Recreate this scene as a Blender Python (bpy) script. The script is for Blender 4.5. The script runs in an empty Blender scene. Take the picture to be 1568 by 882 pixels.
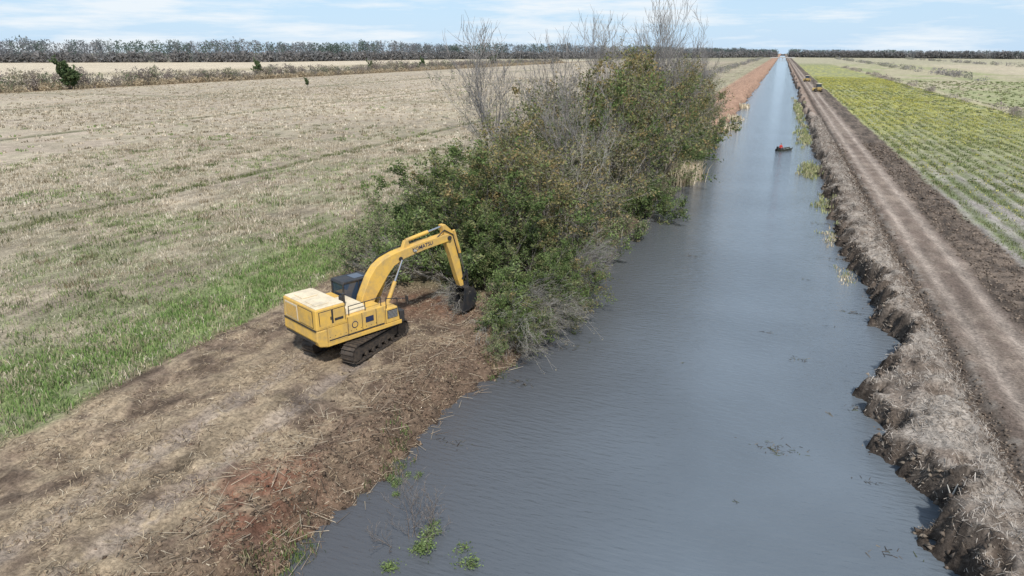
import bpy, math, random
import numpy as np
from mathutils import Vector, Matrix
R=np.random.RandomState(7); random.seed(7)
scene=bpy.context.scene
scene.view_settings.view_transform='Standard'; scene.view_settings.look='None'; scene.view_settings.exposure=0
WATER=-1.2

# ------------------------------------------------------------ noise
def _h(xi,yi,s):
    h=(xi.astype(np.int64)*374761393+yi.astype(np.int64)*668265263+s*1442695041)&0xffffffff
    h=((h^(h>>13))*1274126177)&0xffffffff
    return ((h^(h>>16))&0xffff)/65535.0
def vn(x,y,s=0):
    x=np.asarray(x,float);y=np.asarray(y,float)
    x,y=np.broadcast_arrays(x,y)
    xi=np.floor(x);yi=np.floor(y);fx=x-xi;fy=y-yi
    fx=fx*fx*(3-2*fx);fy=fy*fy*(3-2*fy)
    a=_h(xi,yi,s);b=_h(xi+1,yi,s);c=_h(xi,yi+1,s);d=_h(xi+1,yi+1,s)
    return (a*(1-fx)+b*fx)*(1-fy)+(c*(1-fx)+d*fx)*fy
def fbm(x,y,s=0,o=4):
    t=0;a=.5;n=0
    for i in range(o):
        t=t+a*vn(x*2**i,y*2**i,s+i*17);n+=a;a*=.55
    return t/n
def ss(a,b,x):
    t=np.clip((x-a)/(b-a),0,1);return t*t*(3-2*t)

# ------------------------------------------------------------ terrain functions
def xl(y):
    b=np.interp(y,[-200,13,26,49,147,358,2500],[-12.3,-12.2,-11.5,-10.8,-9.4,-8.6,-8.3])
    k=np.interp(y,[0,60,400],[1,1,1.6])
    return b+k*((fbm(y/3.2,y*0+3,11,4)-.5)*1.7)
def xr(y):
    b=np.interp(y,[-200,16,20,24,27,31,33,36,38,42,48,75,153,2500],[6.2,6.2,6.0,6.2,5.7,5.2,5.4,7.1,7.5,6.7,6.6,6.2,6.7,6.4])
    return b+((fbm(y/1.7,y*0+9,23,4)-.5)*2.4)
def gz(x,y):
    x=np.asarray(x,float);y=np.asarray(y,float)
    dl=xl(y)-x; dr=x-xr(y)
    n1=fbm(x/2.5,y/2.5,31);n2=fbm(x/.55,y/.55,37,3)
    # left
    w=1.5+1.2*vn(y/2.1,y*0,5)
    zl=-1.3+1.35*ss(0,1,(dl+ (n2-.5)*.9)/w)
    bank=ss(.8,2.5,dl)*(1-ss(12,15,dl))
    zl=zl+bank*((n1-.5)*.6+(n2-.5)*.34)
    zl=zl+.8*ss(140,170,y)*np.exp(-((dl-6)/3.5)**4)*(.3+n1)
    ex=np.exp(-(((x+18.4)/3.4)**2+((y-26.8)/3.6)**2)**2)
    zl=zl*(1-ex*(dl>2.2))+0.02*ex
    fld=ss(13,16,dl)
    zl=zl+fld*((n1-.5)*.16)
    for fx in (-58.5,-120,-180): zl=zl-.3*np.exp(-((x-fx)/.7)**2)
    zl=zl-.10*np.exp(-((x+26.2)/.5)**2)
    tr=(np.exp(-((x+17.25)/.38)**4)+np.exp(-((x+19.9)/.38)**4))*(y<26)
    zl=zl-.10*tr+.03*tr*np.sin(y*2*np.pi/.42)*(y>8)
    # right
    cut=ss(0,.9,dr+(n2-.5)*1.0+(vn(x/.4,y/.5,39)-.5)*.4)
    zr=-1.35+1.15*cut
    amp=np.interp(y,[0,45,90,300],[1,.95,.8,.6])
    c=7.9
    berm=np.exp(-((x-c)/1.25)**4)*cut
    zr=zr+amp*berm*(.05+.8*fbm(x/.9,y/1.1,43,3)+ (n2-.5)*.4)
    zr=zr+ss(8.6,10,x)*.2
    zr=zr-.28*np.exp(-((x-9.55)/.4)**2)*n1*1.6
    road=ss(9.8,10.3,x)*(1-ss(13.4,14,x))
    zr=zr-.07*road*(np.exp(-((x-11.0)/.3)**2)+np.exp(-((x-12.9)/.3)**2))+.07*road*(n2-.5)
    ch=ss(13.4,13.9,x)*(1-ss(16.6,17.4,x))
    zr=zr+ch*((n2-.5)*.45+(n1-.4)*.35)
    zr=zr+ss(17,18,x)*(.07*np.sin(x*2*np.pi/1.85)*np.exp(-np.maximum(x-17,0)/80)+(n1-.5)*.1)
    zu=-1.3-1.0*ss(0,2.5,np.minimum(-dl,-dr))
    z=np.where(dl>0,zl,np.where(dr>0,zr,zu))
    return z
def mixc(a,b,t): return a*(1-t[...,None])+b*t[...,None]
C=lambda *a:np.array(a,float)
def gcol(x,y,slope):
    n1=fbm(x/4,y/4,51);n2=fbm(x/.8,y/.8,53,4);n3=fbm(x/20,y/30,57);n4=fbm(x/1.6,y/5,59)
    n5=fbm((x+y*.25)/2.2,y/11,61)
    dl=xl(y)-x;dr=x-xr(y)
    # left field
    f=mixc(np.zeros(x.shape+(3,))+C(.235,.20,.14),C(.47,.39,.295),np.clip(n4*1.2+n5*.9-.6,0,1))
    f=mixc(f,C(.44,.36,.285),ss(-35,-110,x)*.6)
    g=ss(.38,.62,n1*.45+n4*.25+n5*.3)*(.24+.50*ss(-62,-27,x)*(1-ss(50,120,y)))
    f=mixc(f,C(.19,.22,.105),g)
    f=f*(.74+.52*n3)[...,None]  # broad random tone, faint cloud shadow put into the field colour
    edge=ss(-34,-28.5,x+(n1-.5)*5)*ss(.2,.55,n2)
    f=mixc(f,C(.19,.245,.09),edge*.75*(1-.8*ss(60,150,y)))
    for fx,wd in ((-58.5,.8),(-120,1.2),(-180,1.6)):
        f=mixc(f,C(.09,.10,.045),np.exp(-((x-fx)/wd)**2)*np.clip(.4+1.1*n1,0,1))
    f=mixc(f,C(.15,.15,.08),np.exp(-((y-188-.06*x)/2.2)**2)*.7*(x<-60)*(x>-255))
    far=ss(-248,-254,x)
    f=mixc(f,C(.26,.20,.13),far*(1-ss(-270,-276,x)))
    f=mixc(f,C(.54,.46,.34),ss(-268,-280,x)*(.7+.3*n3))
    f=mixc(f,C(.33,.28,.18),np.exp(-((x+400)/30)**2)*.8)
    f=mixc(f,C(.28,.26,.18),ss(900,1300,y))
    # left bank
    b=mixc(np.zeros(x.shape+(3,))+C(.34,.265,.18),C(.185,.138,.10),ss(.40,.60,n1*.5+n2*.5))
    b=mixc(b,C(.09,.065,.048),ss(.55,.67,n2*.65+n1*.35)*.8)
    b=mixc(b,C(.165,.112,.078),ss(-16.6,-13.3,x+(n1-.5)*2)*.68)
    sh=(np.exp(-((x+17.25)/.5)**4)+np.exp(-((x+19.9)/.5)**4))*(y<27)
    b=mixc(b,C(.31,.255,.21),np.clip(sh,0,1)*.6*(n2>.36))
    b=mixc(b,C(.08,.062,.052),np.exp(-(((x+17.6)/1.0)**2+((y-21.0)/.8)**2))*(n2>.42)*.9)
    b=mixc(b,C(.08,.062,.045),np.exp(-(((x+18.6)/.5)**2+((y-15.0)/2.2)**2))*(n2>.38)*.9)
    b=mixc(b,C(.18,.075,.048),np.exp(-(((x+14.4)/2.2)**2+((y-15.2)/2.2)**2)**1.5)*ss(.38,.6,n2)*.85)
    b=mixc(b,C(.15,.085,.055),np.exp(-(((x+18.0)/3.4)**2+((y-33.4)/2.8)**2)**2)*.95)
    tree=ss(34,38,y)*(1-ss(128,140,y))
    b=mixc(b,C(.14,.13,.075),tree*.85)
    b=mixc(b,C(.36,.225,.155),ss(138,155,y)*.9)
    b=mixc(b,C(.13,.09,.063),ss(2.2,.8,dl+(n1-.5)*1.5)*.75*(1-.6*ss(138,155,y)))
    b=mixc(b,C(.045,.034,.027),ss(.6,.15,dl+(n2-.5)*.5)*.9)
    inb=ss(-26.6,-25.4,x+(n1-.5)*2.2)*(1-ss(120,160,y)*ss(-19,-22,x))
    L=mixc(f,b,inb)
    # right
    r=mixc(np.zeros(x.shape+(3,))+C(.35,.305,.26),C(.19,.152,.122),ss(.38,.62,n2*.6+n1*.4))
    r=mixc(r,C(.27,.185,.135),ss(100,260,y)*.6)
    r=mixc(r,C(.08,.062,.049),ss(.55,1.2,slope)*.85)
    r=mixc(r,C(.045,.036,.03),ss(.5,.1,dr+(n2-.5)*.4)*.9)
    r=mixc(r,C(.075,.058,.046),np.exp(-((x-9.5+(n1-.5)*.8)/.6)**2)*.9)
    rd=ss(9.9,10.3,x+(n2-.5)*.7)
    road=mixc(np.zeros(x.shape+(3,))+C(.25,.20,.16),C(.165,.127,.103),ss(.35,.62,n2*.6+n1*.4))
    for cx in (11.0,12.9): road=mixc(road,C(.36,.30,.25),np.exp(-((x-cx)/.38)**2)*.8)
    r=mixc(r,road,rd)
    ch=ss(13.4,14,x+(n1-.5)*1.1)
    r=mixc(r,mixc(np.zeros(x.shape+(3,))+C(.165,.13,.103),C(.085,.068,.055),ss(.38,.6,n2)),ch)
    fr=ss(16.6,17.3,x+(n1-.5)*1.2)
    row=.5+.5*np.sin(x*2*np.pi/1.85+(n1-.5)*2.2)
    rf=mixc(np.zeros(x.shape+(3,))+C(.31,.28,.25),C(.165,.19,.095),np.clip((1-row)*.8+(n1-.5)*1.5+.1,0,1))
    rf=mixc(rf,C(.24,.25,.11),ss(60,150,y+ (n3-.5)*80)*.7)
    rf=mixc(rf,C(.42,.40,.12),ss(90,190,y)*ss(.42,.6,n1*.4+n4*.6)*.55*(1-ss(700,900,y)))
    rf=mixc(rf,C(.37,.33,.22),ss(50,54,x))
    rf=mixc(rf,C(.27,.29,.14),ss(54,58,x)*ss(.48,.6,n3)*.8)
    rf=mixc(rf,C(.46,.39,.29),ss(120,150,x)*.7)
    rf=mixc(rf,C(.35,.32,.22),ss(800,1000,y))
    r=mixc(r,rf,fr)
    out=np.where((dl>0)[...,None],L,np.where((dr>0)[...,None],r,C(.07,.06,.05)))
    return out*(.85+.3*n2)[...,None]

# ------------------------------------------------------------ mesh helpers
def mesh_np(name,verts,faces_idx,counts,col=None,mat=None,smooth=False,parent=None):
    me=bpy.data.meshes.new(name)
    verts=np.asarray(verts,np.float32).reshape(-1,3)
    faces_idx=np.asarray(faces_idx,np.int32).ravel();counts=np.asarray(counts,np.int32)
    me.vertices.add(len(verts));me.vertices.foreach_set('co',verts.ravel())
    me.loops.add(len(faces_idx));me.loops.foreach_set('vertex_index',faces_idx)
    me.polygons.add(len(counts))
    st=np.concatenate([[0],np.cumsum(counts)[:-1]]).astype(np.int32)
    me.polygons.foreach_set('loop_start',st);me.polygons.foreach_set('loop_total',counts)
    if smooth: me.polygons.foreach_set('use_smooth',np.ones(len(counts),bool))
    me.update(calc_edges=True)
    if col is not None:
        a=me.color_attributes.new('Col','FLOAT_COLOR','POINT')
        c=np.ones((len(verts),4),np.float32);c[:,:3]=np.clip(col,0,1)
        a.data.foreach_set('color',c.ravel())
    if mat: me.materials.append(mat)
    me.validate()
    return me
def add(name,me,parent=None,loc=(0,0,0),rot=(0,0,0),scale=(1,1,1)):
    o=bpy.data.objects.new(name,me);scene.collection.objects.link(o)
    o.location=loc;o.rotation_euler=rot;o.scale=scale
    if parent: o.parent=parent
    return o

# ------------------------------------------------------------ materials
def newmat(name):
    m=bpy.data.materials.new(name);m.use_nodes=True
    nt=m.node_tree;b=nt.nodes['Principled BSDF'];return m,nt,b
def paint(name,col,rough=.45,metal=0,dirt=.35,dirtcol=(.16,.12,.08),scale=2.5,spec=.4):
    m,nt,b=newmat(name);N=nt.nodes;L=nt.links
    tc=N.new('ShaderNodeTexCoord');n=N.new('ShaderNodeTexNoise');n.inputs['Scale'].default_value=scale;n.inputs['Detail'].default_value=8;n.inputs['Roughness'].default_value=.7
    L.new(tc.outputs['Object'],n.inputs['Vector'])
    r=N.new('ShaderNodeMapRange');r.inputs[1].default_value=.42;r.inputs[2].default_value=.72;r.inputs[4].default_value=dirt
    L.new(n.outputs['Fac'],r.inputs[0])
    mx=N.new('ShaderNodeMix');mx.data_type='RGBA';mx.inputs[6].default_value=(*col,1);mx.inputs[7].default_value=(*dirtcol,1)
    L.new(r.outputs[0],mx.inputs[0]);L.new(mx.outputs[2],b.inputs['Base Color'])
    b.inputs['Roughness'].default_value=rough;b.inputs['Metallic'].default_value=metal
    b.inputs['Specular IOR Level'].default_value=spec
    return m
def attrmat(name,rough=.9,spec=.1,trans=0.0):
    m,nt,b=newmat(name);N=nt.nodes;L=nt.links
    a=N.new('ShaderNodeAttribute');a.attribute_name='Col'
    src=a.outputs['Color']
    if trans:
        N.remove(b)
        b=N.new('ShaderNodeBsdfDiffuse');L.new(src,b.inputs['Color'])
        t=N.new('ShaderNodeBsdfTranslucent');L.new(src,t.inputs['Color'])
        mx=N.new('ShaderNodeMixShader');mx.inputs[0].default_value=trans
        L.new(b.outputs[0],mx.inputs[1]);L.new(t.outputs[0],mx.inputs[2])
        L.new(mx.outputs[0],N['Material Output'].inputs['Surface'])
    else:
        L.new(src,b.inputs['Base Color']);b.inputs['Roughness'].default_value=rough;b.inputs['Specular IOR Level'].default_value=spec
    return m
leafm=attrmat('foliage',.6,.25,.35)
strawm=attrmat('dry_straw',.85,.15,.15)
barkm=attrmat('bark',.9,.1)
farm=attrmat('distant_foliage',1,.0,.5)

def terrain_mat():
    m,nt,b=newmat('soil_and_stubble');N=nt.nodes;L=nt.links
    a=N.new('ShaderNodeAttribute');a.attribute_name='Col'
    g=N.new('ShaderNodeNewGeometry')
    def noise(scale,vec=None,det=8,rough=.65):
        n=N.new('ShaderNodeTexNoise');n.inputs['Scale'].default_value=scale;n.inputs['Detail'].default_value=det;n.inputs['Roughness'].default_value=rough
        L.new(vec or g.outputs['Position'],n.inputs['Vector']);return n.outputs['Fac']
    mp=N.new('ShaderNodeMapping');mp.inputs['Scale'].default_value=(1,.3,1);mp.inputs['Rotation'].default_value=(0,0,.1);L.new(g.outputs['Position'],mp.inputs['Vector'])
    n1=noise(6.5,None,7,.78);n2=noise(1.3,mp.outputs[0],5);n3=noise(.25,mp.outputs[0],4)
    def mr(s,a0,a1,b0,b1):
        r=N.new('ShaderNodeMapRange');r.inputs[1].default_value=a0;r.inputs[2].default_value=a1;r.inputs[3].default_value=b0;r.inputs[4].default_value=b1;L.new(s,r.inputs[0]);return r.outputs[0]
    def mul(p,q):
        k=N.new('ShaderNodeMath');k.operation='MULTIPLY';L.new(p,k.inputs[0]);L.new(q,k.inputs[1]);return k.outputs[0]
    f=mul(mul(mr(n1,.32,.68,.4,1.6),mr(n2,.3,.7,.66,1.34)),mr(n3,.3,.7,.84,1.16))
    v=N.new('ShaderNodeVectorMath');v.operation='SCALE';L.new(a.outputs['Color'],v.inputs[0]);L.new(f,v.inputs['Scale'])
    L.new(v.outputs[0],b.inputs['Base Color']);b.inputs['Roughness'].default_value=.95;b.inputs['Specular IOR Level'].default_value=.12
    bp=N.new('ShaderNodeBump');bp.inputs['Strength'].default_value=.8;bp.inputs['Distance'].default_value=.12;L.new(n1,bp.inputs['Height']);L.new(bp.outputs[0],b.inputs['Normal'])
    return m

# ------------------------------------------------------------ terrain
def grow(a,step,gr,lim):
    o=[a];s=step
    while abs(o[-1])<lim: o.append(o[-1]+s);s*=gr
    return o[1:]
xs=list(np.arange(-30,-8.5,.13))+list(np.arange(-8,4.6,1.0))+list(np.arange(4.7,18,.12))
xs+=grow(18,.14,1.04,4000)+grow(-30,-.14,1.04,4000)
for c in (-58.5,-120,-180): xs+=[c+d for d in (-2.2,-1.4,-.9,-.5,0,.5,.9,1.4,2.2)]
xs+=[-247,-254,-262,-270,-276,-282,49,52,55]
xs=np.array(sorted(xs))
ys=np.array([-300,-150,-70,-30,-12,-4,0,3,5.5]+list(np.arange(7,62,.17))+grow(62,.18,1.028,4200))
X,Y=np.meshgrid(xs,ys)
Z=gz(X,Y)
gy,gx=np.gradient(Z);
dx=np.gradient(xs)[None,:];dy=np.gradient(ys)[:,None]
SL=np.sqrt((gx/dx)**2+(gy/dy)**2)
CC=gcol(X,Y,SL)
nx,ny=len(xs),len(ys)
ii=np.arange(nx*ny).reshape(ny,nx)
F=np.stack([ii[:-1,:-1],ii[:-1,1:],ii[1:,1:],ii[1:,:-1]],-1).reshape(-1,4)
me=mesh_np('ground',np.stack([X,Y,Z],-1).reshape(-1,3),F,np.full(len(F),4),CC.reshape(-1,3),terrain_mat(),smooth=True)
add('ground',me)

# ------------------------------------------------------------ water
m,nt,b=newmat('murky_water');N=nt.nodes;L=nt.links
g=N.new('ShaderNodeNewGeometry')
mp=N.new('ShaderNodeMapping');mp.inputs['Scale'].default_value=(.5,1.9,1);mp.inputs['Rotation'].default_value=(0,0,.3);L.new(g.outputs['Position'],mp.inputs['Vector'])
n=N.new('ShaderNodeTexNoise');n.inputs['Scale'].default_value=2.6;n.inputs['Detail'].default_value=4;n.inputs['Roughness'].default_value=.55;L.new(mp.outputs[0],n.inputs['Vector'])
n2=N.new('ShaderNodeTexNoise');n2.inputs['Scale'].default_value=.11;n2.inputs['Detail'].default_value=4;L.new(g.outputs['Position'],n2.inputs['Vector'])
sx=N.new('ShaderNodeSeparateXYZ');L.new(g.outputs['Position'],sx.inputs[0])
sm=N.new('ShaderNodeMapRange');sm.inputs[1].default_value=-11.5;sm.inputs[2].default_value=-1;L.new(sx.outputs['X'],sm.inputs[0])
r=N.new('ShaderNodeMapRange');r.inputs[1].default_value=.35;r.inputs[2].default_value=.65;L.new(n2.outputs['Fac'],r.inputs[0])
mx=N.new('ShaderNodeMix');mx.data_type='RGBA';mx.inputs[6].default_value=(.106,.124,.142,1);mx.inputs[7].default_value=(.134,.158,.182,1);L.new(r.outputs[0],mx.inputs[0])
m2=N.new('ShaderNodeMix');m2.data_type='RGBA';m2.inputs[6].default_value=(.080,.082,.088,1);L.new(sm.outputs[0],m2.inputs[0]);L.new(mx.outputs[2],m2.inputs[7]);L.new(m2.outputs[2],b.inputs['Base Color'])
b.inputs['Roughness'].default_value=.07;b.inputs['IOR'].default_value=1.40
bp=N.new('ShaderNodeBump');bp.inputs['Strength'].default_value=.8;bp.inputs['Distance'].default_value=.07;L.new(n.outputs['Fac'],bp.inputs['Height']);L.new(bp.outputs[0],b.inputs['Normal'])
wy=[-300,0,20,50,100,200,400,800,1600,2600]
v=[];f=[]
for i,y in enumerate(wy): v+=[(-15,y,WATER),(9.2,y,WATER)]
for i in range(len(wy)-1): f+=[2*i,2*i+1,2*i+3,2*i+2]
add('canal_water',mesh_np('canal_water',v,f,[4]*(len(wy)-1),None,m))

# ------------------------------------------------------------ scatter helpers
def blades(name,px,py,pz,h,w,lean,col,mat,nb=10,spread=.25):
    n=len(px);k=n*nb
    rep=lambda a:np.repeat(np.broadcast_to(a,(n,)),nb)
    x=rep(px)+R.normal(0,1,k)*rep(spread);y=rep(py)+R.normal(0,1,k)*rep(spread);z=rep(pz)-.03
    H=rep(h)*R.uniform(.5,1.15,k);W=rep(w)*R.uniform(.7,1.3,k)
    a=R.uniform(0,2*np.pi,k);ln=rep(lean)*np.abs(R.normal(0,1,k))
    dxn=np.cos(a);dyn=np.sin(a)
    q=R.uniform(0,2*np.pi,k);wx=np.cos(q)*W/2;wy_=np.sin(q)*W/2
    zt=H/np.sqrt(1+ln*ln);lx=dxn*ln*zt;ly=dyn*ln*zt
    P0=np.stack([x-wx,y-wy_,z],1);P1=np.stack([x+wx,y+wy_,z],1)
    M0=np.stack([x-wx*.8+lx*.35,y-wy_*.8+ly*.35,z+zt*.62],1);M1=np.stack([x+wx*.8+lx*.35,y+wy_*.8+ly*.35,z+zt*.62],1)
    T=np.stack([x+lx,y+ly,z+zt*.95],1)
    V=np.stack([P0,P1,M1,M0,T],1).reshape(-1,3)
    base=np.arange(k)*5
    F=np.stack([base,base+1,base+2,base+3,base+3,base+2,base+4],1)
    c=np.repeat(col,nb,axis=0)*R.uniform(.72,1.28,(k,1))
    cc=np.repeat(c,5,axis=0)
    return add(name,mesh_np(name,V,F,np.tile([4,3],k),cc,mat))
def slivers(name,x,y,z,l,w,col,mat,tilt=.2):
    k=len(x);a=R.uniform(0,2*np.pi,k);t=R.normal(0,tilt,k)
    d=np.stack([np.cos(a)*np.cos(t),np.sin(a)*np.cos(t),np.sin(t)],1)*(l/2)[:,None]
    s=np.stack([-np.sin(a),np.cos(a),R.normal(0,.4,k)],1)*(w/2)[:,None]
    c=np.stack([x,y,z+np.abs(d[:,2])*.6+.015],1)
    V=np.stack([c-d-s,c+d-s*.5,c+d+s*.5,c-d+s],1).reshape(-1,3)
    F=np.arange(4*k)
    return add(name,mesh_np(name,V,F,np.full(k,4),np.repeat(col,4,axis=0),mat))
def pal(n,cols,ps=None,j=.15):
    cols=np.array(cols);i=R.choice(len(cols),n,p=ps);return cols[i]*R.uniform(1-j,1+j,(n,1))

# left field grass
def fieldgrass():
    ox=[];oy=[];oh=[];ow=[];
    for (x0,x1,y0,y1,n,h,w,) in ((-60,-26,6,48,18000,.34,.035),(-95,-26,40,95,13000,.42,.07),(-190,-26,90,240,12000,.5,.16),(-140,-60,10,60,3000,.45,.08),(-250,-90,40,380,9000,.5,.22)):
        x=R.uniform(x0,x1,n);y=R.uniform(y0,y1,n)
        keep=(fbm((x+y*.25)/2.2,y/11,61)*.55+fbm(x/1.2,y/4,71)*.5+.2*np.sin(x*2*np.pi/1.8)>R.uniform(.25,.8,n))
        x=x[keep];y=y[keep];ox.append(x);oy.append(y);oh.append(np.full(len(x),h));ow.append(np.full(len(x),w))
    x=np.concatenate(ox);y=np.concatenate(oy);h=np.concatenate(oh);w=np.concatenate(ow)
    n=len(x)
    c=pal(n,[(.50,.43,.33),(.40,.34,.25),(.27,.23,.16),(.58,.52,.42)],[.4,.25,.17,.18])
    g=(fbm(x/5,y/7,72)*.7+.3*R.uniform(0,1,n)+.17*ss(-56,-28,x)-.10*ss(60,120,y)-.08*ss(-90,-150,x))>.61
    c[g]=pal(g.sum(),[(.21,.27,.11),(.27,.30,.15),(.15,.19,.08)])
    dd=np.abs(x+58.5)<.9
    c[dd]=pal(dd.sum(),[(.12,.15,.05),(.2,.2,.1)])
    blades('field_grass',x,y,gz(x,y),h,w,.9,c,strawm,8,.28)
fieldgrass()
n=8500
y=R.uniform(6,110,n);x=-28.7+R.normal(0,1.9,n)+ (fbm(y/5,y*0,3)-.5)*3
k=(x<-25.8)&(fbm(x/1.1,y/1.8,14)>R.uniform(.28,.58,n));x=x[k];y=y[k]
c=pal(len(x),[(.21,.31,.10),(.28,.37,.14),(.14,.21,.07),(.42,.38,.24)],[.33,.28,.17,.22])
blades('green_grass_verge',x,y,gz(x,y),.40,np.interp(y,[6,110],[.035,.1]),.8,c,leafm,9,.2)
n=1100
y=R.uniform(10,120,n);x=R.uniform(-90,-27,n);k=fbm(x/3,y/5,19)>.52;x=x[k];y=y[k]
blades('field_weed_clumps',x,y,gz(x,y),.5,.06,.7,pal(len(x),[(.13,.16,.07),(.2,.2,.11),(.24,.19,.12)]),leafm,26,.4)

# straw litter on left bank
n=85000
y=6+(R.uniform(0,1,n)**1.4)*60;x=R.uniform(-26.5,-11.2,n)
k=(fbm(x/1.6,y/1.6,81)+.3*(fbm(x/.5,y/.5,85)-.5)>R.uniform(.38,.6,n))&(xl(y)-x>.3);x=x[k];y=y[k];n=len(x)
c=pal(n,[(.45,.36,.25),(.35,.27,.18),(.22,.16,.11),(.56,.48,.36),(.10,.075,.055)],[.29,.27,.19,.07,.18])
red=np.exp(-(((x+14.4)/2.3)**2+((y-15.2)/2.3)**2))>R.uniform(.3,1.4,n);c[red]=pal(red.sum(),[(.24,.11,.07),(.28,.15,.09)])
slivers('straw_mulch',x,y,gz(x,y),R.uniform(.06,.30,n),R.uniform(.010,.027,n),c,strawm,.35)
# straw on right spoil bank
n=62000
y=12+(R.uniform(0,1,n)**1.7)*160;x=R.uniform(4.9,9.5,n)
k=(x-xr(y)>.25)&(fbm(x/.9,y/.9,82)>R.uniform(.24,.58,n));x=x[k];y=y[k];n=len(x)
c=pal(n,[(.43,.38,.33),(.34,.295,.25),(.2,.165,.13),(.52,.47,.41),(.12,.095,.075)],[.3,.29,.18,.12,.11])
sc=np.interp(y,[12,60,170],[1,1.3,2.4])
slivers('dead_vegetation_on_spoil',x,y,gz(x,y),R.uniform(.08,.32,n)*sc,R.uniform(.011,.027,n)*sc,c,strawm,.5)

# dirt clods
def clods(name,x,y,s,col):
    n=len(x);o=np.array([[1,0,0],[-1,0,0],[0,1,0],[0,-1,0],[0,0,.7],[0,0,-.6]],float)
    V=o[None]*s[:,None,None]*R.uniform(.45,1.5,(n,6,1))+np.stack([x,y,gz(x,y)+s*.1],1)[:,None]
    V+=R.normal(0,.22,(n,6,3))*s[:,None,None]
    f=np.array([[0,2,4],[2,1,4],[1,3,4],[3,0,4],[2,0,5],[1,2,5],[3,1,5],[0,3,5]])
    F=(f[None]+np.arange(n)[:,None,None]*6).reshape(-1)
    return add(name,mesh_np(name,V.reshape(-1,3),F,np.full(n*8,3),np.repeat(col,6,axis=0),soilm))
soilm=attrmat('soil_clod',1,.05)
n=9000
y=14+(R.uniform(0,1,n)**1.6)*110
x=np.where(R.uniform(0,1,n)<.4,R.normal(9.4,.35,n),R.uniform(13.5,17,n))
clods('dirt_clods',x,y,R.uniform(.02,.10,n)*np.interp(y,[14,120],[.9,1.8]),pal(n,[(.15,.12,.095),(.21,.165,.13),(.09,.07,.056)]))
n=6500
y=R.uniform(8,36,n);x=xl(y)-np.abs(R.normal(0,1.8,n))
clods('bank_clods',x,y,R.uniform(.015,.085,n),pal(n,[(.16,.11,.078),(.23,.17,.12),(.08,.058,.043)]))
n=1700;y=R.uniform(14,90,n);x=xr(y)+R.uniform(-.35,.7,n)
k=gz(x,y)>WATER-.25;x=x[k];y=y[k];n=len(x)
clods('slumped_soil',x,y,R.uniform(.03,.15,n),pal(n,[(.14,.112,.09),(.2,.165,.13),(.08,.064,.052)]))

# right field weeds
ox=[];oy=[];ow=[];oh=[]
for (x0,x1,y0,y1,n,h,w) in ((17,50,28,90,13000,.26,.06),(17,52,85,190,9000,.32,.13),(17,52,190,420,6000,.4,.28),(54,130,120,400,4500,.5,.35)):
    x=R.uniform(x0,x1,n);y=R.uniform(y0,y1,n)
    rowp=.5-.5*np.sin(x*2*np.pi/1.85+(fbm(x/4,y/4,51)-.5)*2.2)
    k=(rowp*.65+fbm(x/5,y/8,91)*.8)>R.uniform(.5,1.2,n)
    x=x[k];y=y[k];ox.append(x);oy.append(y);ow.append(np.full(len(x),w));oh.append(np.full(len(x),h))
x=np.concatenate(ox);y=np.concatenate(oy);w=np.concatenate(ow);h=np.concatenate(oh);n=len(x)
c=pal(n,[(.19,.22,.09),(.14,.17,.075),(.24,.26,.12),(.30,.27,.18)],[.35,.22,.22,.21])
blades('field_weeds',x,y,gz(x,y),h,w,1.0,c,leafm,8,.3)
n=21000
x=R.uniform(17.5,51,n);y=R.uniform(50,440,n)
k=(fbm(x/4,y/10,59)*.6+fbm(x/12,y/25,93)*.5+.25*ss(70,180,y)-.12*ss(38,50,x))>R.uniform(.56,.97,n)
x=x[k];y=y[k];n=len(x)
blades('yellow_wildflowers',x,y,gz(x,y)+.25,.2,np.interp(y,[50,440],[.06,.28]),1.2,pal(n,[(.56,.50,.12),(.46,.43,.13),(.34,.35,.14)]),leafm,4,.32)

# ------------------------------------------------------------ trees
def tube_np(segs,sides=4):
    S=np.array(segs,float)
    p0=S[:,:3];p1=S[:,3:6];r0=S[:,6];r1=S[:,7];n=len(S)
    d=p1-p0;d/=np.linalg.norm(d,axis=1)[:,None]+1e-9
    up=np.where(np.abs(d[:,2:3])>.9,np.array([[1,0,0]]),np.array([[0,0,1]]))
    u=np.cross(d,up);u/=np.linalg.norm(u,axis=1)[:,None]+1e-9;v=np.cross(d,u)
    a=np.arange(sides)*2*np.pi/sides
    ring=u[:,None]*np.cos(a)[None,:,None]+v[:,None]*np.sin(a)[None,:,None]
    V=np.concatenate([p0[:,None]+ring*r0[:,None,None],p1[:,None]+ring*r1[:,None,None]],1).reshape(-1,3)
    f=[]
    for i in range(sides):
        j=(i+1)%sides;f.append([i,j,sides+j,sides+i])
    F=(np.array(f)[None]+np.arange(n)[:,None,None]*2*sides).reshape(-1,4)
    return V,F
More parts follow.
